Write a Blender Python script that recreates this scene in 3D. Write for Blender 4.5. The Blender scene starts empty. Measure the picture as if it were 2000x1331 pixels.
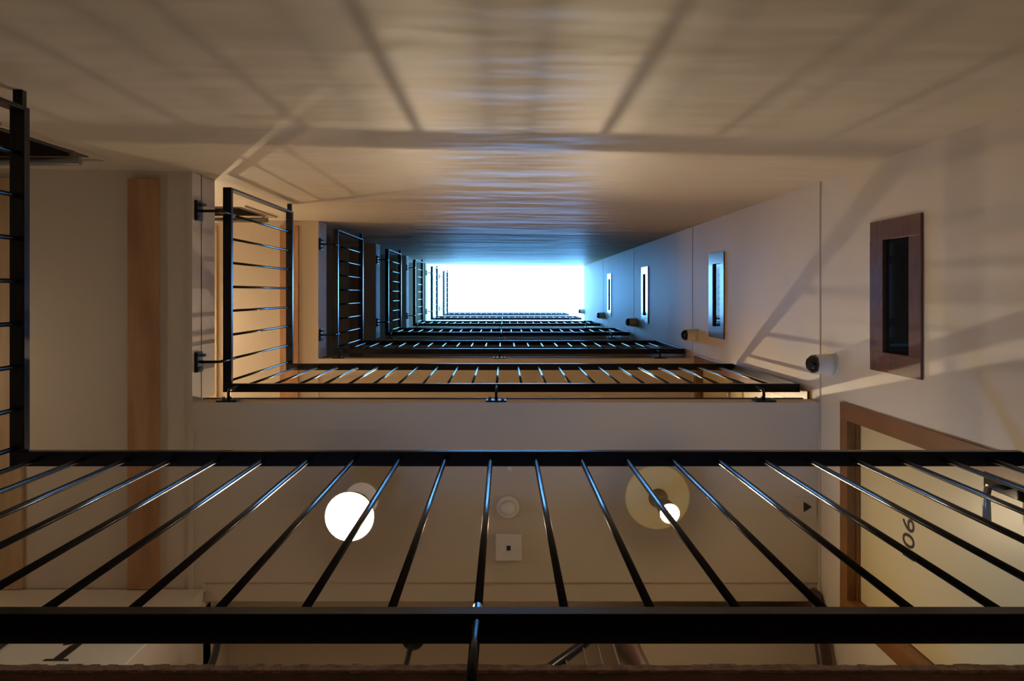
import bpy, bmesh, math, random
from mathutils import Vector, Matrix
random.seed(4)
C = bpy.context.scene
COL = C.collection

# ------------------------------------------------------------------ camera, sky, exposure
# world: X = image right, Y = image down, Z = straight up the well.  camera lies on its back, looking up.
F, VX, VY = 1532.0, 985.0, 575.0
cam_d = bpy.data.cameras.new('camera')
cam = bpy.data.objects.new('camera', cam_d); COL.objects.link(cam)
cam.location = (0, 0, 0)
cam.rotation_euler = (math.pi, 0, 0)
cam_d.sensor_width = 36.0; cam_d.sensor_fit = 'HORIZONTAL'
cam_d.lens = 36.0 * F / 2000.0
cam_d.shift_x = (1000.0 - VX) / 2000.0
cam_d.shift_y = -(665.5 - VY) / 2000.0
cam_d.clip_start = 0.02
C.camera = cam

TOP = 22.0                                   # underside of the rooflight
world = bpy.data.worlds.new('sky'); C.world = world
world.use_nodes = True
bg = world.node_tree.nodes['Background']
bg.inputs[0].default_value = (0.14, 0.45, 1.0, 1)
bg.inputs[1].default_value = 22.0
pl = bpy.data.lights.new('rooflight_portal', 'AREA')
pl.shape = 'RECTANGLE'; pl.size = 3.2; pl.size_y = 1.2
pl.cycles.is_portal = True
po = bpy.data.objects.new('rooflight_portal', pl); COL.objects.link(po)
po.location = (0.0, -0.02, TOP + 0.32)

def portal(sx, sy, loc, rot):  # portals for the openings where the upper walls are cut away
    d = bpy.data.lights.new('cut_wall_portal', 'AREA'); d.shape = 'RECTANGLE'; d.size = sx; d.size_y = sy
    d.cycles.is_portal = True
    o = bpy.data.objects.new('cut_wall_portal', d); COL.objects.link(o); o.location = loc; o.rotation_euler = rot
portal(4.9, 5.9, (-0.6, -0.70, 19.2), (math.pi/2, 0, math.pi))
portal(5.9, 3.4, (1.93, 0.9, 19.2), (0, math.pi/2, 0))

C.view_settings.view_transform = 'Standard'
C.view_settings.look = 'None'
C.view_settings.gamma = 1.0
C.view_settings.use_curve_mapping = False
C.view_settings.exposure = 0.0
C.cycles.use_denoising = True
C.cycles.max_bounces = 12
C.cycles.diffuse_bounces = 8
C.cycles.sample_clamp_indirect = 6.0

LAMP_WARM = 310.0
LAMP_WHITE = 34.0
LAMP_FILL = 17.0
LAMP_CORE = 27000.0

# ------------------------------------------------------------------ materials
def mat(name, col, rough=0.5, metal=0.0, spec=0.5, coat=0.0, bump=None, vary=None, emit=None):
    m = bpy.data.materials.new(name); m.use_nodes = True
    nt = m.node_tree; b = nt.nodes['Principled BSDF']
    b.inputs['Base Color'].default_value = (*col, 1)
    b.inputs['Roughness'].default_value = rough
    b.inputs['Metallic'].default_value = metal
    b.inputs['Specular IOR Level'].default_value = spec
    b.inputs['Coat Weight'].default_value = coat
    b.inputs['Coat Roughness'].default_value = 0.08
    tc = nt.nodes.new('ShaderNodeTexCoord')
    if vary:                                 # (scale xyz, second colour, amount)
        mp = nt.nodes.new('ShaderNodeMapping'); mp.inputs['Scale'].default_value = vary[0]
        nz = nt.nodes.new('ShaderNodeTexNoise'); nz.inputs['Scale'].default_value = 1.0
        nz.inputs['Detail'].default_value = 5; nz.inputs['Roughness'].default_value = 0.6
        rp = nt.nodes.new('ShaderNodeValToRGB')
        rp.color_ramp.elements[0].position = 0.35; rp.color_ramp.elements[1].position = 0.65
        rp.color_ramp.elements[0].color = (*col, 1); rp.color_ramp.elements[1].color = (*vary[1], 1)
        nt.links.new(tc.outputs['Object'], mp.inputs[0]); nt.links.new(mp.outputs[0], nz.inputs['Vector'])
        nt.links.new(nz.outputs['Fac'], rp.inputs[0]); nt.links.new(rp.outputs[0], b.inputs['Base Color'])
    if bump:                                 # list of (scale xyz, strength, distance)
        last = None
        for sc, st, ds in bump:
            mp = nt.nodes.new('ShaderNodeMapping'); mp.inputs['Scale'].default_value = sc
            nz = nt.nodes.new('ShaderNodeTexNoise'); nz.inputs['Scale'].default_value = 1.0
            nz.inputs['Detail'].default_value = 3
            bp = nt.nodes.new('ShaderNodeBump'); bp.inputs['Strength'].default_value = st
            bp.inputs['Distance'].default_value = ds
            nt.links.new(tc.outputs['Object'], mp.inputs[0]); nt.links.new(mp.outputs[0], nz.inputs['Vector'])
            nt.links.new(nz.outputs['Fac'], bp.inputs['Height'])
            if last: nt.links.new(last.outputs[0], bp.inputs['Normal'])
            last = bp
        nt.links.new(last.outputs[0], b.inputs['Normal'])
    if emit:
        b.inputs['Emission Color'].default_value = (*emit[0], 1)
        b.inputs['Emission Strength'].default_value = emit[1]
    return m

M = {}
M['plaster'] = mat('cream_plaster', (0.63, 0.55, 0.445), 0.55, spec=0.35,
                   bump=[((2.2, 2.2, 2.2), 0.5, 0.02), ((60, 60, 60), 0.15, 0.001)])
M['wavy'] = mat('wavy_satin_plaster', (0.63, 0.55, 0.445), 0.47, spec=0.12,
                bump=[((0.7, 1.0, 1.7), 1.0, 0.050), ((2.0, 2.0, 4.0), 1.0, 0.007), ((60, 60, 60), 0.1, 0.001)])
M['soffit'] = mat('soffit_paint', (0.63, 0.55, 0.445), 0.7, spec=0.3, bump=[((40, 40, 40), 0.15, 0.001)])
M['floor'] = mat('floor_covering', (0.22, 0.17, 0.13), 0.8)
M['bouncefloor'] = mat('pale_bounce_floor', (0.72, 0.66, 0.58), 0.5)  # unseen landing floor, made pale to bounce light onto the soffits
M['black'] = mat('black_gloss_paint', (0.009, 0.009, 0.013), 0.27, spec=0.24)
M['rust'] = mat('dark_edge_steel', (0.035, 0.022, 0.018), 0.4)
M['wood'] = mat('ceiling_board_timber', (0.52, 0.30, 0.16), 0.45, vary=((9, 1.6, 9), (0.36, 0.18, 0.085)), bump=[((30, 2, 30), 0.2, 0.002)])
M['palewood'] = mat('pale_ceiling_board_timber', (0.55, 0.38, 0.22), 0.5, vary=((14, 1.2, 14), (0.42, 0.27, 0.14)))
M['doorwood'] = mat('door_frame_timber', (0.24, 0.095, 0.022), 0.38, coat=0.15, vary=((10, 10, 3), (0.17, 0.065, 0.016)))
M['winwood'] = mat('window_frame_timber', (0.15, 0.06, 0.032), 0.25, coat=0.6, vary=((40, 7, 40), (0.115, 0.045, 0.026)))
M['darkwood'] = mat('stair_timber', (0.05, 0.018, 0.012), 0.35, coat=0.4)
M['leaf'] = mat('cream_door_paint', (0.68, 0.56, 0.30), 0.35, spec=0.5)
M['glass'] = mat('dark_window_glass', (0.008, 0.010, 0.013), 0.04, spec=0.8)
M['lens'] = mat('dark_lens_glass', (0.003, 0.003, 0.005), 0.12)
M['white'] = mat('white_plastic', (0.75, 0.72, 0.68), 0.4)
M['rose'] = mat('glowing_cream_shade', (0.80, 0.66, 0.36), 0.4, emit=((1.0, 0.72, 0.30), 0.07))  # emission puts the glow around the bulb into the shade itself
M['milk'] = mat('glowing_milk_shade', (0.8, 0.78, 0.75), 0.4, emit=((1.0, 0.82, 0.72), 0.10))  # emission stands in for the halo round the left lamp
M['panel'] = mat('white_sign_board', (0.78, 0.78, 0.72), 0.5)
M['ink'] = mat('black_lettering', (0.008, 0.008, 0.008), 0.5)
M['grey'] = mat('grey_metal', (0.28, 0.27, 0.26), 0.35, metal=0.6)
M['carpet'] = mat('worn_brown_edge', (0.24, 0.12, 0.09), 0.9, vary=((7, 7, 22), (0.14, 0.07, 0.055)), bump=[((40, 40, 40), 0.8, 0.006)])
M['carpetlip'] = mat('fuzzy_tan_edge', (0.95, 0.70, 0.60), 0.95, vary=((60, 60, 60), (0.6, 0.40, 0.33)), bump=[((90, 90, 90), 1.0, 0.006)])
M['bulb'] = mat('warm_bulb', (1, 1, 1), 0.3, emit=((1.0, 0.76, 0.48), LAMP_WARM))
M['core'] = mat('bright_bulb', (1, 1, 1), 0.3, emit=((1.0, 0.76, 0.48), LAMP_CORE))
M['fillglobe'] = mat('fill_globe', (1, 1, 1), 0.3, emit=((1.0, 0.80, 0.60), LAMP_FILL))
M['globe'] = mat('flare_globe', (1, 1, 1), 0.3, emit=((1.0, 0.83, 0.68), LAMP_WHITE))  # oversized glowing surface standing in for the bulb's flare
M['brass'] = mat('lamp_holder', (0.25, 0.2, 0.14), 0.3, metal=0.7)

# ------------------------------------------------------------------ helpers
def box(bm, x0, x1, y0, y1, z0, z1, bev=0.0):
    vs = [bm.verts.new(p) for p in ((x0,y0,z0),(x1,y0,z0),(x1,y1,z0),(x0,y1,z0),(x0,y0,z1),(x1,y0,z1),(x1,y1,z1),(x0,y1,z1))]
    fs = [bm.faces.new([vs[i] for i in q]) for q in ((0,3,2,1),(4,5,6,7),(0,1,5,4),(1,2,6,5),(2,3,7,6),(3,0,4,7))]
    if bev > 0:
        es = set(e for f in fs for e in f.edges)
        bmesh.ops.bevel(bm, geom=list(es), offset=bev, segments=2, affect='EDGES', profile=0.5)

def frame_of(d):
    d = d.normalized()
    a = Vector((0,0,1)) if abs(d.z) < 0.9 else Vector((1,0,0))
    u = d.cross(a).normalized(); v = d.cross(u).normalized()
    return u, v

def tube(bm, pts, rads, seg=12, caps=True, scale=(1,1)):
    pts = [Vector(p) for p in pts]
    if not hasattr(rads, '__len__'): rads = [rads]*len(pts)
    u, v = frame_of(pts[1]-pts[0] if len(pts) > 1 else Vector((0,0,1)))
    rings = []
    for i, p in enumerate(pts):
        d = (pts[min(i+1, len(pts)-1)] - pts[max(i-1, 0)]).normalized()
        u = (u - d*u.dot(d)).normalized(); v = d.cross(u).normalized()
        rings.append([bm.verts.new(p + (u*math.cos(2*math.pi*k/seg)*scale[0] + v*math.sin(2*math.pi*k/seg)*scale[1])*rads[i]) for k in range(seg)])
    for a, b in zip(rings, rings[1:]):
        for k in range(seg):
            f = bm.faces.new((a[k], a[(k+1)%seg], b[(k+1)%seg], b[k])); f.smooth = True
    if caps:
        bm.faces.new(rings[0][::-1]); bm.faces.new(rings[-1])

def sphere(bm, c, r, seg=24, sz=1.0):
    res = bmesh.ops.create_uvsphere(bm, u_segments=seg, v_segments=seg//2, radius=r)
    bmesh.ops.scale(bm, vec=(1,1,sz), verts=res['verts'])
    bmesh.ops.translate(bm, vec=c, verts=res['verts'])
    for v in res['verts']:
        for f in v.link_faces: f.smooth = True

def mesh(name, fn, m):
    bm = bmesh.new(); fn(bm)
    bmesh.ops.recalc_face_normals(bm, faces=bm.faces)
    me = bpy.data.meshes.new(name); bm.to_mesh(me); bm.free()
    me.materials.append(m)
    return me

def link(name, me, parent=None, loc=(0,0,0)):
    o = bpy.data.objects.new(name, me); COL.objects.link(o)
    o.location = loc
    if parent: o.parent = parent
    return o

def obj(name, fn, m, parent=None, loc=(0,0,0)):
    return link(name, mesh(name, fn, m), parent, loc)

def tag(o, label=None, cat=None, group=None, kind=None):
    if label: o['label'] = label
    if cat: o['category'] = cat
    if group: o['group'] = group
    if kind: o['kind'] = kind
    return o

def thing(name, loc, label, cat, group=None, kind=None):
    return tag(link(name, None, None, loc), label, cat, group, kind)

def struct(name, fn, m, label=None, parent=None):
    o = obj(name, fn, m, parent)
    if parent is None: tag(o, label, name.split('_')[0], None, 'structure')
    return o

def copy_tree(o, parent=None):
    c = o.copy(); COL.objects.link(c)
    if parent: c.parent = parent
    for ch in list(o.children): copy_tree(ch, c)
    return c

# ------------------------------------------------------------------ the building
S = [0.968, 3.985, 6.68, 9.69, 12.69, 15.80, 18.95]       # underside of each floor edge
XR, XL, XW = 1.60, -1.585, -2.95                          # right wall, left floor edge, far left wall
YF, YB = 0.55, 1.50                                       # front floor edge, back wall
YTL, YTR = -0.625, -0.572                                 # top wall, left and right end
GND = -1.6
ORD = ['lowest', 'second', 'third', 'fourth', 'fifth', 'sixth', 'topmost']

def ytop(x): return YTL + (YTR - YTL) * (x + 1.6) / 3.2

# --- wall at the image top: one long wavy wall (with openings for the landing windows)
WT = [(-2.75, -1.90, s - 1.02, s - 0.40) for s in S[1:3]]
def wall_grid(bm, us, vs, holes, put):
    for u0, u1 in zip(us, us[1:]):
        for v0, v1 in zip(vs, vs[1:]):
            cu, cv = (u0+u1)/2, (v0+v1)/2
            if any(h[0] < cu < h[1] and h[2] < cv < h[3] for h in holes): continue
            put(bm, u0, u1, v0, v1)
def put_top(bm, x0, x1, z0, z1):
    y0, y1 = ytop(x0), ytop(x1)
    p = [(x0,y0,z0),(x1,y1,z0),(x1,y1,z1),(x0,y0,z1)]
    q = [(a, b-0.2, c) for a, b, c in p]
    v = [bm.verts.new(t) for t in p+q]
    for f in ((0,1,2,3),(7,6,5,4),(0,4,5,1),(1,5,6,2),(2,6,7,3),(3,7,4,0)): bm.faces.new([v[i] for i in f])
def f_wall_top(bm):
    xs = sorted({XW-0.2, XR+0.2} | {h[0] for h in WT} | {h[1] for h in WT})
    zs = sorted({GND, 16.3} | {h[2] for h in WT} | {h[3] for h in WT})  # wall cut short; open sky above stands in for its overexposed white
    wall_grid(bm, xs, zs, WT, put_top)
struct('wall_front', f_wall_top, M['wavy'], 'long blank wavy plastered wall rising up the light well')

# --- right wall with recessed grooves, windows and door recesses
WIN = [(-0.312, 0.328, s - 0.990, s - 0.572) for s in S[1:5]]
DOORS = [(0.509, 1.500, S[0]+0.13, S[1]-0.271), (0.509, 1.470, S[1]+0.126, S[2]-0.10)]
GRV = [(-2, 3, s - 0.028, s - 0.004) for s in S[1:]]
def f_wall_right(bm):
    dh = [(d[0]+0.068, d[1]-0.068, d[2], d[3]-0.068) for d in DOORS]
    wh = [(w[0]+0.02, w[1]-0.02, w[2]+0.02, w[3]-0.02) for w in WIN]
    holes = dh + wh
    ys = sorted({-0.8, 2.6} | {h[0] for h in holes} | {h[1] for h in holes})
    zs = sorted({GND, S[5]} | {h[2] for h in holes+GRV if h[2] < S[5]-0.1} | {h[3] for h in holes+GRV if h[3] < S[5]-0.1})  # also ends early, sky replacing the blown-out top of the wall
    def put(bm, y0, y1, z0, z1):
        g = any(q[2] < (z0+z1)/2 < q[3] for q in GRV)
        box(bm, XR + (0.008 if g else 0), XR+0.25, y0, y1, z0, z1)
    wall_grid(bm, ys, zs, holes, put)
    box(bm, XR+0.2501, XR+0.32, -0.8, 2.6, GND, S[5])
struct('wall_right', f_wall_right, M['plaster'], 'right wall of the well with grooves at each storey')

struct('wall_left', lambda bm: box(bm, XW-0.2, XW, -0.9, 2.6, GND, TOP+0.3), M['plaster'], 'far left wall behind the landings')
def f_back(bm):
    box(bm, -1.53, XR+0.02, 2.5, 2.6, GND, 4.36)                  # stair hall back
    box(bm, XW-0.02, -1.53, YB, YB+0.1, S[0], S[1])               # left of the hall
    box(bm, -1.63, -1.53, YB+0.1, 2.5, S[0], 4.36)                # hall side
    box(bm, XW-0.02, XR+0.02, YB-0.029, YB+0.07, S[1]+0.022, TOP+0.3)   # upper storeys
    box(bm, XW-0.02, XR+0.02, YB, YB+0.1, GND, S[0])
    box(bm, XW-0.02, -1.53, YB+0.07, 2.6, S[1], S[1]+0.1)
struct('wall_back', f_back, M['plaster'], 'back wall behind the corridors')
struct('ceiling', lambda bm: (box(bm, -1.63, XR+0.02, YB+0.071, 2.6, 4.36, 4.46), box(bm, 0.62, XR+0.02, 1.66, 2.49, 3.985, 4.08)), M['soffit'], 'darker ceiling of the stair hall behind the corridor')
struct('ground_floor', lambda bm: box(bm, XW-0.2, XR+0.3, -0.9, 2.6, GND-0.1, GND), M['floor'], 'ground floor at the foot of the well')['category'] = 'floor'

for i, s in enumerate(S):
    ftop = 0.170 if i == 0 else 0.125
    kerb = 0.31 if i else 0.2
    yb = 1.47 if i == 1 else YB + 0.02
    def f_slab(bm):
        box(bm, XL, XR-0.001, YF, 0.6945, s-0.006, s+ftop)
        box(bm, XL, XR-0.001, 0.6945, yb, s+0.012, s+ftop)
        if i == 1: box(bm, XL, -1.53, yb, YB+0.02, s+0.012, s+ftop)
        box(bm, XW+0.001, XL-0.022, -0.66, YB+0.001, s+0.010, s+ftop)
        box(bm, XL-0.022, XL-0.0005, -0.66, YB+0.001, s, s+ftop)
        box(bm, XL-0.12, XL-0.0005, -0.66, YF, s+ftop-0.01, s+kerb)
    o = struct('floor', f_slab, M['soffit'], '%s landing slab around the well, seen from below' % ORD[i])
    obj('floor_finish', lambda bm: (box(bm, XL+0.001, XR-0.002, YF+0.012, yb-0.001, s+ftop+0.0005, s+ftop+0.006)), M['floor'], o)
    obj('bounce_floor', lambda bm: (box(bm, XW+0.002, XL-0.125, -0.60, YB-0.001, s+ftop+0.0005, s+ftop+0.006)), M['bouncefloor'], o)
    if i:
        e = struct('trim_%d' % i, lambda bm: box(bm, XL+0.005, 1.566, YF-0.006, YF+0.02, s+ftop-0.002, s+ftop+0.012), M['rust'],
               'thin dark steel edge strip along the front of the %s landing' % ORD[i])
def f_edge(bm): box(bm, XL-0.1, XR-0.002, YF-0.008, YF, S[0]-0.06, S[0]+0.163)
struct('trim_7', f_edge, M['carpet'], 'worn brown band on the nearest floor edge')
def f_lip(bm):
    n = 260; rnd = random.Random(2)
    x0, x1 = XL-0.1, XR-0.002
    for k in range(n):
        a = x0 + (x1-x0)*k/n; b = x0 + (x1-x0)*(k+1)/n
        h = rnd.uniform(0, 0.0022)
        box(bm, a, b, YF-0.011-h, YF+0.01, S[0]+0.155-h*1.5, S[0]+0.170+h*0.4)
struct('trim_8', f_lip, M['carpetlip'], 'fuzzy tan lip along the nearest floor edge')

# roof with the open rooflight
def f_roof(bm):
    box(bm, XW-0.2, XR+0.3, YF-0.06, 2.6, TOP+0.0, TOP+0.3)
    box(bm, XW-0.2, -1.5, -0.9, YF-0.06, TOP+0.0, TOP+0.3)
struct('roof', f_roof, M['soffit'], 'roof slab around the rooflight')['category'] = 'roof'
g = thing('skylight_bar', (0.35, 0.03, TOP+0.15), 'slim pale bar crossing the white rooflight at the top of the well', 'skylight bar')
obj('bar', lambda bm: box(bm, -1.15, 1.15, -0.02, 0.02, -0.01, 0.02, 0.004), M['white'], g)
for sx in (-1.12, 1.12):
    obj('support', lambda bm: tube(bm, [(sx,0.0,0.0),(sx, 0.49, 0.0)], 0.012, 8), M['white'], g)

# ------------------------------------------------------------------ railings
BT, BH, RH = 0.045, 0.030, 1.21
YR, XLr = 0.479, -1.459          # well-side faces of the bars
bal_me = mesh('baluster', lambda bm: tube(bm, [(0,0,-0.002),(0,0,RH-BH+0.002)], 0.0072, 12), M['black'])

def f_plate(bm):                 # plate on a floor edge, facing -Y, at local origin
    box(bm, -0.052, 0.052, -0.008, 0, -0.030, 0.048, 0.002)
def f_bolt(bm): tube(bm, [(0,-0.020,0),(0,-0.007,0)], 0.0085, 6)
def f_arm(bm):                   # from rail line (y=-d) down and back to the plate
    d = YF - YR - BT/2 + 0.004
    tube(bm, [(0,-d-0.004,0.235),(0,-d-0.004,0.025),(0,-d+0.008,0.010),(0,-0.006,0.010)], 0.0075, 10)
    # small triangular gusset under the bar
    y0, y1, z0, z1 = -d, -0.006, 0.010, 0.058
    v = [bm.verts.new(p) for p in ((-0.003,y0,z0),(-0.003,y1,z0),(-0.003,y1,z1),(0.003,y0,z0),(0.003,y1,z0),(0.003,y1,z1))]
    for f in ((0,1,2),(5,4,3),(0,3,4,1),(1,4,5,2),(2,5,3,0)): bm.faces.new([v[i] for i in f])
plate_me = mesh('mounting_plate', f_plate, M['black'])
bolt_me = mesh('bolt', f_bolt, M['grey'])
arm_me = mesh('bracket_arm', f_arm, M['black'])

def bracket(parent, loc, rz=0.0):
    o = link('bracket', arm_me, parent, loc); o.rotation_euler = (0,0,rz)
    p = link('mounting_plate', plate_me, o)
    link('bolt', bolt_me, o, (-0.034, 0, 0.030)); link('bolt', bolt_me, o, (0.034, 0, -0.012))
    return o

def make_front():
    r = link('well_railing', None)
    x0, x1 = XLr - BT, 1.580
    obj('bottom_bar', lambda bm: box(bm, x0, x1, YR, YR+BT, -BH, 0, 0.002), M['black'], r)
    obj('top_bar', lambda bm: box(bm, x0, x1, YR, YR+BT, RH-BH, RH, 0.002), M['black'], r)
    obj('end_post', lambda bm: box(bm, x1-0.012, x1, YR, YR+BT, 0, RH-BH, 0.001), M['black'], r)
    for k in range(-10, 12):
        link('baluster', bal_me, r, (-0.042 + 0.1375*k, YR+BT/2, 0))
    for k in (-10, 0, 10):
        bracket(r, (-0.042 + 0.1375*k, YF, -0.235 + 0.035))
    return r
def make_left():
    r = link('well_railing', None)
    y0, y1 = -0.572, YR-0.0005
    obj('bottom_bar', lambda bm: box(bm, XLr-BT, XLr, y0, y1, -BH, 0, 0.002), M['black'], r)
    obj('top_bar', lambda bm: box(bm, XLr-BT, XLr, y0, y1, RH-BH, RH, 0.002), M['black'], r)
    obj('end_post', lambda bm: box(bm, XLr-BT, XLr, y0, y0+0.012, 0, RH-BH, 0.001), M['black'], r)
    obj('wall_stub', lambda bm: box(bm, XLr-BT+0.008, XLr-0.008, -0.626, y0, RH-BH+0.004, RH-0.004), M['black'], r)
    for k in range(-3, 4):
        link('baluster', bal_me, r, (XLr-BT/2, -0.04 + 0.13*k, 0))
    link('baluster', bal_me, r, (XLr-BT/2, YR+0.0-0.012, 0))
    for k in (-3, 3):
        b = bracket(r, (XL, -0.04 + 0.13*k, -0.235 + 0.055), math.pi/2)
        b.scale = (1, (XLr - XL + BT/2 )/(YF-YR-BT/2) if False else 1.95, 1)
    return r
NEAR = ['nearest, crossing the bottom of the view', 'in front of the lit corridor ceiling', 'above the pale slab edge, first in blue light',
        'blue-lit, with glints on every baluster', 'small and blue-lit, third below the white rooflight', 'tiny, second below the white rooflight', 'faint, topmost one right under the white rooflight']
NEARL = ['cut off by the left edge of the view', 'in front of the timber boarded landing', 'first one in blue light, dark behind',
         'small, blue-lit ladder shape', 'very small, blue-lit ladder shape', 'thin sliver close to the white rooflight', 'faintest sliver bordering the white rooflight']
fr, lf = make_front(), make_left()
for i, s in enumerate(S):
    a = fr if i == 0 else copy_tree(fr)
    b = lf if i == 0 else copy_tree(lf)
    a.location = (0, 0, s + 0.235); b.location = (0, 0, s + 0.235)
    tag(a, 'long black steel railing, %s' % NEAR[i], 'railing', 'long black railings along the corridors')
    tag(b, 'short black railing at left, %s' % NEARL[i], 'railing', 'short black railings on the left landings')

# ------------------------------------------------------------------ timber boards under the left landings
for i, s in enumerate(S[1:5], 1):
    w = ['', 'brown timber board on the nearest left landing ceiling', 'brown timber board seen behind the short railing with lit landing',
         'dark timber board beyond the first blue-lit short railing', 'dark timber board beyond the small blue-lit ladder-shaped railing'][i]
    w2 = ['', 'pale timber board at the very left edge of the view', 'narrow honey timber board beside the left slab edge',
          'pale timber board on the third landing ceiling', 'pale timber board on the fourth landing ceiling'][i]
    o = obj('ceiling_board', lambda bm: box(bm, -1.908, -1.752, -0.585, 1.495, -0.016, 0.010, 0.002), M['wood'], None, (0,0,s))
    tag(o, w, 'ceiling board', 'timber boards under the left landings')
    if i < 3:
        o = obj('ceiling_board', lambda bm: box(bm, -2.66, -2.445, -0.590, 1.495, -0.014, 0.010, 0.002), M['palewood'], None, (0,0,s))
        tag(o, w2, 'ceiling board', 'timber boards under the left landings')

# ------------------------------------------------------------------ small windows on the right wall
WL = ['dark-glazed window in a reddish timber frame, nearest on the right wall',
      'second window up the right wall, its frame glowing blue',
      'third window up the right wall, frame shining white', 'smallest window on the right wall, near the rooflight']
def f_wframe(bm):
    y0, y1, z0, z1 = -0.32, 0.32, -0.209, 0.209
    a = 0.084; x0, x1 = -0.010, 0.055
    ja, jb = 0.083, 0.115
    box(bm, x0, x1, y0, y0+a, z0, z1, 0.002); box(bm, x0, x1, y1-a, y1, z0, z1, 0.002)
    box(bm, x0, x1, y0+a, y1-a, z1-jb, z1); box(bm, x0, x1, y0+a, y1-a, z0, z0+ja+0.007)
wf_me = mesh('window_frame', f_wframe, M['winwood'])
wg_me = mesh('window_pane', lambda bm: box(bm, 0.005, 0.011, -0.25, 0.25, -0.14, 0.11), M['glass'])
wb_me = mesh('glazing_bead', lambda bm: box(bm, -0.001, 0.005, -0.236, 0.236, -0.119, -0.114), M['grey'])
for n, (w, l) in enumerate(zip(WIN, WL), 1):
    r = thing('window_%d' % n, (XR, 0.008, (w[2]+w[3])/2), l, 'window', None, 'structure')
    link('window_frame', wf_me, r); link('window_pane', wg_me, r); link('glazing_bead', wb_me, r)

# windows in the long wall behind the left landings
for n, (h, l) in enumerate(zip(WT, ['dark landing window at the upper left corner of the view', 'dark landing window behind the lit short railing']), 5):
    z0, z1 = h[2], h[3]
    yy = ytop(-1.9)
    r = thing('window_%d' % n, (-1.9, yy, z0), l, 'window', None, 'structure')
    hh = z1 - z0
    def fr_(bm):
        box(bm, -0.85, -0.81, -0.16, 0.004, 0, hh); box(bm, -0.028, 0.0, -0.16, 0.004, 0, hh)
        box(bm, -0.81, -0.028, -0.16, 0.004, hh-0.03, hh); box(bm, -0.81, -0.028, -0.16, 0.004, 0, 0.04)
    obj('window_frame', fr_, M['rust'], r)
    obj('window_pane', lambda bm: box(bm, -0.82, -0.02, -0.12, -0.11, 0.03, hh-0.02), M['glass'], r)
    obj('window_trim', lambda bm: (box(bm, -0.9, 0.062, 0.0, 0.012, hh+0.062, hh+0.068), box(bm, 0.058, 0.064, 0.0, 0.016, -0.1, hh+0.068)), M['plaster'], r)
    b = thing('curtain_rail', (-1.9, yy, h[3]-0.17), ['grey curtain rail across the upper left landing window', 'small grey curtain rail by the second landing window'][n-5], 'curtain rail')
    obj('rail', lambda bm: tube(bm, [(-0.82, 0.055, -0.02), (0.065, 0.055, -0.02)], 0.018, 14), M['grey'], b)
    obj('rail_bracket', lambda bm: box(bm, 0.02, 0.04, -0.002, 0.05, -0.028, -0.010), M['grey'], b)

# ------------------------------------------------------------------ doors on the right wall
def text_mesh(body, size, depth=0.002, shear=0.0):
    cu = bpy.data.curves.new(body, 'FONT'); cu.body = body; cu.size = size; cu.extrude = depth/2
    cu.align_x = 'CENTER'; cu.align_y = 'CENTER'; cu.shear = shear
    o = bpy.data.objects.new('tmp', cu); COL.objects.link(o)
    dg = bpy.context.evaluated_depsgraph_get()
    me = bpy.data.meshes.new_from_object(o.evaluated_get(dg))
    bpy.data.objects.remove(o)
    me.materials.clear(); me.materials.append(M['ink'])
    return me
for n, (d, l) in enumerate(zip(DOORS, ['cream door numbered 106 in an orange timber frame on the right wall', 'upper door in dark orange frame just above the second railing']), 1):
    y0, y1, z0, z1 = d
    r = thing('door_%d' % n, (XR, (y0+y1)/2, z0), l, 'door', None, 'structure')
    w, h = (y1-y0)/2, z1 - z0
    a = 0.078
    def f_fr(bm):
        box(bm, -0.012, 0.10, -w, -w+a, 0, h, 0.002); box(bm, -0.012, 0.10, w-a, w, 0, h, 0.002)
        box(bm, -0.0115, 0.10, -w+a, w-a, h-a, h, 0.001)
        box(bm, 0.032, 0.046, -w+a, w-a, h-a-0.012, h-a)
    obj('door_frame', f_fr, M['doorwood'], r)
    leaf = obj('door_leaf', lambda bm: box(bm, 0.047, 0.09, -w+a+0.003, w-a-0.003, 0.004, h-a-0.003, 0.002), M['leaf'], r)
    hz = 1.47 if n == 1 else 1.40
    hd = obj('door_handle', lambda bm: (tube(bm, [(0.047,-w+a+0.045,hz),(-0.020,-w+a+0.045,hz)], 0.010, 12),
                                      tube(bm, [(-0.016,-w+a+0.045,hz),(-0.022,-w+a+0.075,hz),(-0.022,-w+a+0.165,hz-0.004)], [0.011,0.012,0.013], 12)), M['grey'], leaf)
    obj('handle_plate', lambda bm: box(bm, 0.038, 0.047, -w+a+0.018, -w+a+0.072, hz-0.20, hz+0.115, 0.003), M['lens'], leaf)
    if n == 1:
        t = link('door_number', text_mesh('106', 0.130), leaf, (0.0462, 0.0, 3.19 - z0))
        # local x -> -Y, local y -> +Z, normal -> -X
        t.rotation_euler = Matrix(((0,0,-1),(-1,0,0),(0,1,0))).to_euler()
        t.location = (0.0462, 1.005 - (y0+y1)/2, 3.19 - z0)

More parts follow.
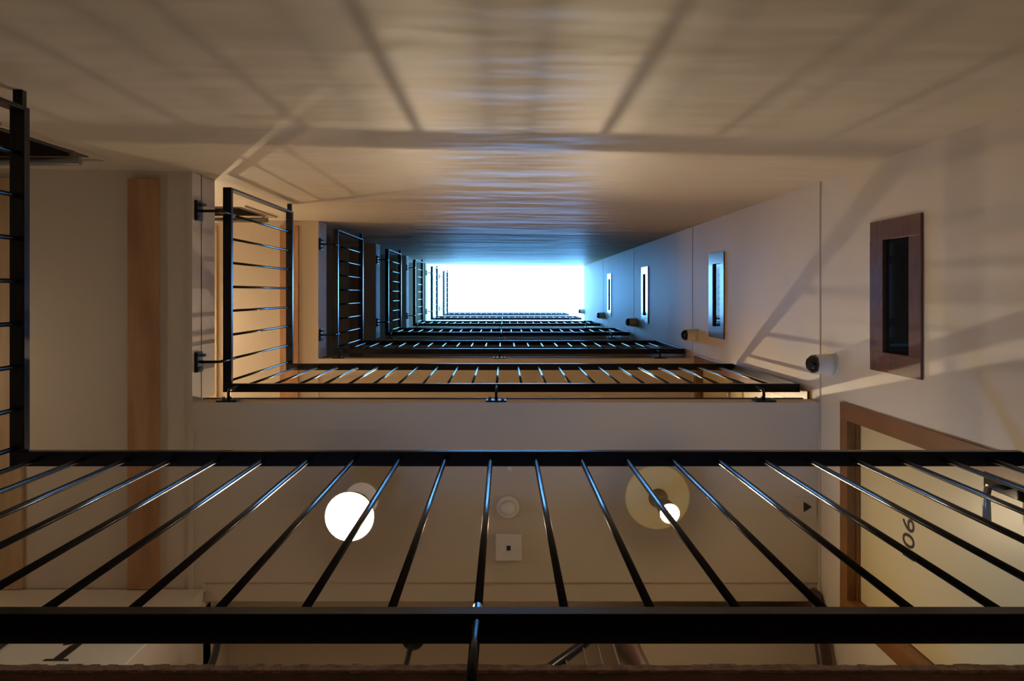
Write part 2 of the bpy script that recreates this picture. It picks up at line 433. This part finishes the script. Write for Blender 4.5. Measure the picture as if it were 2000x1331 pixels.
# ------------------------------------------------------------------ wall-mounted sensors on the right wall
SL = ['white bullet sensor with dark lens beside the nearest window', 'dark bullet sensor on the right wall, second one up',
      'bullet sensor on the blue wall, third one up', 'small bullet sensor on the pale blue wall, fourth one up', 'tiny bullet sensor by the white rooflight']
def f_sbody(bm):
    tube(bm, [(0,0,0),(-0.006,0,0)], 0.056, 28)
    tube(bm, [(-0.004,0,0),(-0.03,-0.001,0.001),(-0.085,-0.003,0.006),(-0.105,-0.004,0.008)], [0.053,0.052,0.046,0.043], 28)
def f_slens(bm):
    tube(bm, [(-0.090,-0.004,-0.004),(-0.112,-0.004,-0.004),(-0.124,-0.004,-0.006)], [0.0455,0.043,0.030], 8)
sb_me, sl_me = mesh('sensor_body', f_sbody, M['white']), mesh('sensor_lens', f_slens, M['lens'])
for s, l in zip(S[1:6], SL):
    r = thing('wall_sensor', (XR, 0.343, s - 0.175), l, 'sensor', 'bullet sensors up the right wall')
    link('sensor_body', sb_me, r); link('sensor_lens', sl_me, r)

# ------------------------------------------------------------------ ceiling lamps, detectors, sign
def dome(bm, z, r, lo, hi, seg=28, rings=8, sz=1.0):      # part of a sphere between two latitudes (degrees, -90 = bottom)
    pr = []
    for k in range(rings+1):
        a = math.radians(lo + (hi-lo)*k/rings)
        pr.append([bm.verts.new((r*math.cos(a)*math.cos(2*math.pi*q/seg), r*math.cos(a)*math.sin(2*math.pi*q/seg), z + sz*r*math.sin(a))) for q in range(seg)])
    for p, q in zip(pr, pr[1:]):
        for k in range(seg):
            f = bm.faces.new((p[k], p[(k+1)%seg], q[(k+1)%seg], q[k])); f.smooth = True
    bm.faces.new(pr[0][::-1]); bm.faces.new(pr[-1])
def warm_lamp(x, y, s, label, rb=0.044, sq=0.5, drop=0.0, cowl=True):
    r = thing('ceiling_lamp', (x, y, s+0.012), label, 'lamp', 'corridor ceiling lamps')
    obj('shade', lambda bm: tube(bm, [(0,0,0),(0,0,-0.010),(0,0,-0.020)], [0.165,0.155,0.06], 40), M['rose'], r)
    obj('lamp_holder', lambda bm: tube(bm, [(0,0,-0.018),(0,0,-0.06),(0,0,-0.09),(0,0,-0.12),(0,0,-0.30+drop)], [0.05,0.034,0.030,0.034,rb+0.003], 24), M['brass'], r)
    if drop and cowl:  # unseen cowl added to narrow the beam of the hidden lamps
        obj('cowl', lambda bm: (tube(bm, [(0,0,-0.298+drop),(0,0,-0.331+drop)], [0.0255,0.0255], 24, False), tube(bm, [(0,0,-0.298+drop),(0,0,-0.331+drop)], [0.024,0.024], 24, False)), M['black'], r)
        obj('cowl_cap', lambda bm: tube(bm, [(0,0,-0.294+drop),(0,0,-0.299+drop)], [0.027,0.027], 24), M['black'], r)
    obj('bulb', lambda bm: dome(bm, -0.302 + drop, rb, -88, 0, sz=sq), M['bulb' if sq > 0.4 else 'core'], r)
def flare_lamp(x, y, s, label):  # bulb widened into a globe to imitate lens flare
    r = thing('ceiling_lamp', (x, y, s+0.012), label, 'lamp', 'corridor ceiling lamps')
    obj('shade', lambda bm: tube(bm, [(0,0,0),(0,0,-0.012),(0,0,-0.024)], [0.085,0.080,0.05], 40), M['milk'], r)
    obj('lamp_holder', lambda bm: tube(bm, [(0,0,-0.02),(0,0,-0.10),(0,0,-0.21)], [0.035,0.02,0.04], 20), M['brass'], r)
    obj('reflector', lambda bm: dome(bm, -0.315, 0.117, 0, 85, 32), M['brass'], r)
    obj('bulb', lambda bm: dome(bm, -0.317, 0.113, -88, 0, 32, sz=0.45), M['globe'], r)
warm_lamp(0.780, 1.035, S[1], 'small warm bulb in a yellow shade on the corridor ceiling')
flare_lamp(-0.727, 1.045, S[1], 'blazing white lamp on the corridor ceiling, its bulb enlarged to the size of its flare')
warm_lamp(0.780, 1.035, S[2], 'warm bulb lamp of the upper corridor, hidden above the pale slab', 0.010, 0.35, 0.17)
warm_lamp(-0.727, 1.045, S[2], 'second warm bulb lamp of the upper corridor, hidden above the slab', 0.010, 0.35, 0.17)

warm_lamp(-2.74, 0.40, S[2], 'small bright ceiling lamp of the left landing behind the lit short railing', 0.010, 0.35, 0.12, False)
for s_, l_ in ((S[1], 'unseen round lamp added to brighten the nearest left landing'), (S[2], 'unseen round lamp added to brighten the landing behind the lit short railing')):
    r = thing('fill_lamp', (XW, 0.45, s_-0.75), l_, 'lamp', 'added landing fill lamps')  # unseen lamp added to brighten the landing and its ceiling
    obj('base_plate', lambda bm: tube(bm, [(0,0,0),(0.02,0,0)], 0.07, 28), M['white'], r)
    obj('globe', lambda bm: sphere(bm, (0.09,0,0), 0.075, 20), M['fillglobe'], r)
r = thing('smoke_detector', (0.018, 1.085, S[1]+0.012), 'round white smoke detector between the two ceiling lamps', 'smoke detector')
obj('detector_base', lambda bm: tube(bm, [(0,0,0),(0,0,-0.012),(0,0,-0.014)], [0.058,0.057,0.05], 32), M['white'], r)
obj('detector_head', lambda bm: tube(bm, [(0,0,-0.014),(0,0,-0.036),(0,0,-0.048),(0,0,-0.050)], [0.036,0.034,0.024,0.010], 32), M['white'], r)
r = thing('ceiling_unit', (0.022, 1.285, S[1]+0.012), 'square white ceiling unit with a small dark centre, below the smoke detector', 'alarm unit')
obj('housing', lambda bm: box(bm, -0.066, 0.066, -0.066, 0.066, -0.030, 0, 0.006), M['white'], r)
obj('indicator', lambda bm: box(bm, -0.010, 0.010, -0.012, 0.012, -0.033, -0.029), M['ink'], r)
tag(obj('ceiling_hook', lambda bm: tube(bm, [(0.028,0.885,S[1]+0.012),(0.028,0.885,S[1]-0.01)], 0.012, 12), M['white']), 'tiny white ceiling button above the smoke detector', 'button')
r = thing('arrow_sign', (1.535, 1.083, S[1]+0.012), 'small white square sign with a dark triangle by the right wall', 'sign')
obj('sign_plate', lambda bm: box(bm, -0.055, 0.055, -0.048, 0.048, -0.006, 0, 0.001), M['soffit'], r)
def f_tri(bm):
    P = [(-0.012,-0.026),(-0.012,0.026),(0.028,0.0)]
    a = [bm.verts.new((x,y,-0.008)) for x, y in P]; b = [bm.verts.new((x,y,-0.0055)) for x, y in P]
    bm.faces.new(a); bm.faces.new(b[::-1])
    for k in range(3): bm.faces.new((a[k], b[k], b[(k+1)%3], a[(k+1)%3]))
obj('triangle', f_tri, M['ink'], r)

# ------------------------------------------------------------------ floor number board and dark door at the lower left
r = thing('floor_number_sign', (-1.824, YB, 3.28), 'white board with a big black numeral 1 on the back wall, lower left', 'sign')
obj('board', lambda bm: box(bm, -0.294, 0.294, -0.008, 0, -0.35, 0.32, 0.001), M['panel'], r)
def f_one(bm):
    # italic serif 1: slanted stem, flag, foot; extruded
    def prism(P):
        a = [bm.verts.new((x,-0.0110,z)) for x, z in P]; b = [bm.verts.new((x,-0.0078,z)) for x, z in P]
        bm.faces.new(a); bm.faces.new(b[::-1])
        for k in range(len(P)): bm.faces.new((a[k], b[k], b[(k+1)%len(P)], a[(k+1)%len(P)]))
    prism([(-0.018,-0.080),(0.020,-0.080),(0.024,0.030),(0.026,0.112),(0.012,0.112),(-0.014,0.040)])
    prism([(0.012,0.112),(-0.008,0.094),(-0.052,0.062),(-0.050,0.048),(-0.006,0.068),(0.010,0.080)])
    prism([(-0.052,-0.092),(0.052,-0.092),(0.046,-0.079),(-0.046,-0.079)])
obj('numeral', f_one, M['ink'], r)
r = thing('door_3', (-2.55, YB, S[0]+0.14), 'dark door edge at the lower left corner', 'door', None, 'structure')
obj('door_leaf', lambda bm: box(bm, -0.38, 0.430, -0.03, 0, 0, 2.42, 0.003), M['rust'], r)

# ------------------------------------------------------------------ stair railing glimpsed behind the corridor
struct('landing', lambda bm: (box(bm, -1.53, XR-0.001, 1.52, 2.5, 2.45, 2.6),), M['soffit'], 'half landing of the hidden stair')['category'] = 'landing'
def crv(pts, n=10):
    out = []
    P = [Vector(p) for p in pts]
    P = [P[0]*2-P[1]] + P + [P[-1]*2-P[-2]]
    for i in range(1, len(P)-2):
        for k in range(n):
            t = k/n
            out.append(0.5*((2*P[i]) + (P[i+1]-P[i-1])*t + (2*P[i-1]-5*P[i]+4*P[i+1]-P[i+2])*t*t + (3*P[i]-P[i-1]-3*P[i+1]+P[i+2])*t**3))
    out.append(P[-2]); return out
YS = 1.60
r = thing('stair_railing', (0.3, YS, 2.6), 'curved black stair rail with thin balusters under the nearest railing', 'railing')
pts = [(-0.35,0,0.30),(-0.22,0,0.58),(-0.10,0,0.76),(-0.02,0,0.87),(0.05,0,0.97),(0.14,0,1.10),(0.27,0,1.22)]
obj('handrail', lambda bm: tube(bm, crv(pts), 0.022, 12), M['black'], r)
for x, zt in ((-0.14,0.69),(-0.03,0.85),(0.055,0.97),(0.125,1.07),(0.195,1.15)):
    obj('baluster', lambda bm: tube(bm, [(x,0,0),(x,0,zt)], 0.005, 8), M['grey'], r)
obj('newel_post', lambda bm: tube(bm, [(0.285,0,0),(0.285,0,0.74),(0.275,0,0.83),(0.262,0,0.90),(0.26,0,1.25)], [0.04,0.04,0.046,0.055,0.055], 16), M['darkwood'], r)
o = obj('wall_handrail', lambda bm: tube(bm, [(1.560,1.500,3.972),(1.562,1.512,3.955),(1.562,1.56,3.925),(1.545,1.80,3.775),(1.545,2.45,3.36)], [0.022,0.034,0.037,0.036,0.036], 14), M['darkwood'])
tag(o, 'dark wooden handrail with a rounded end on the right wall, lower right', 'handrail')
o = obj('stair_post', lambda bm: tube(bm, crv([(-1.22,1.585,2.6),(-1.235,1.585,3.05),(-1.25,1.585,3.33),(-1.30,1.585,3.55),(-1.36,1.585,3.70)]), 0.016, 10), M['black'])
tag(o, 'thin black bent rail end below the nearest railing, lower left', 'handrail')
o = obj('rail_finial', lambda bm: (sphere(bm, (-0.42,1.585,3.61), 0.055, 20, 0.6), tube(bm, [(-0.42,1.585,2.6),(-0.42,1.585,3.60)], 0.012, 8)), M['black'])
tag(o, 'dark rounded rail knob just under the nearest railing, centre left', 'finial')
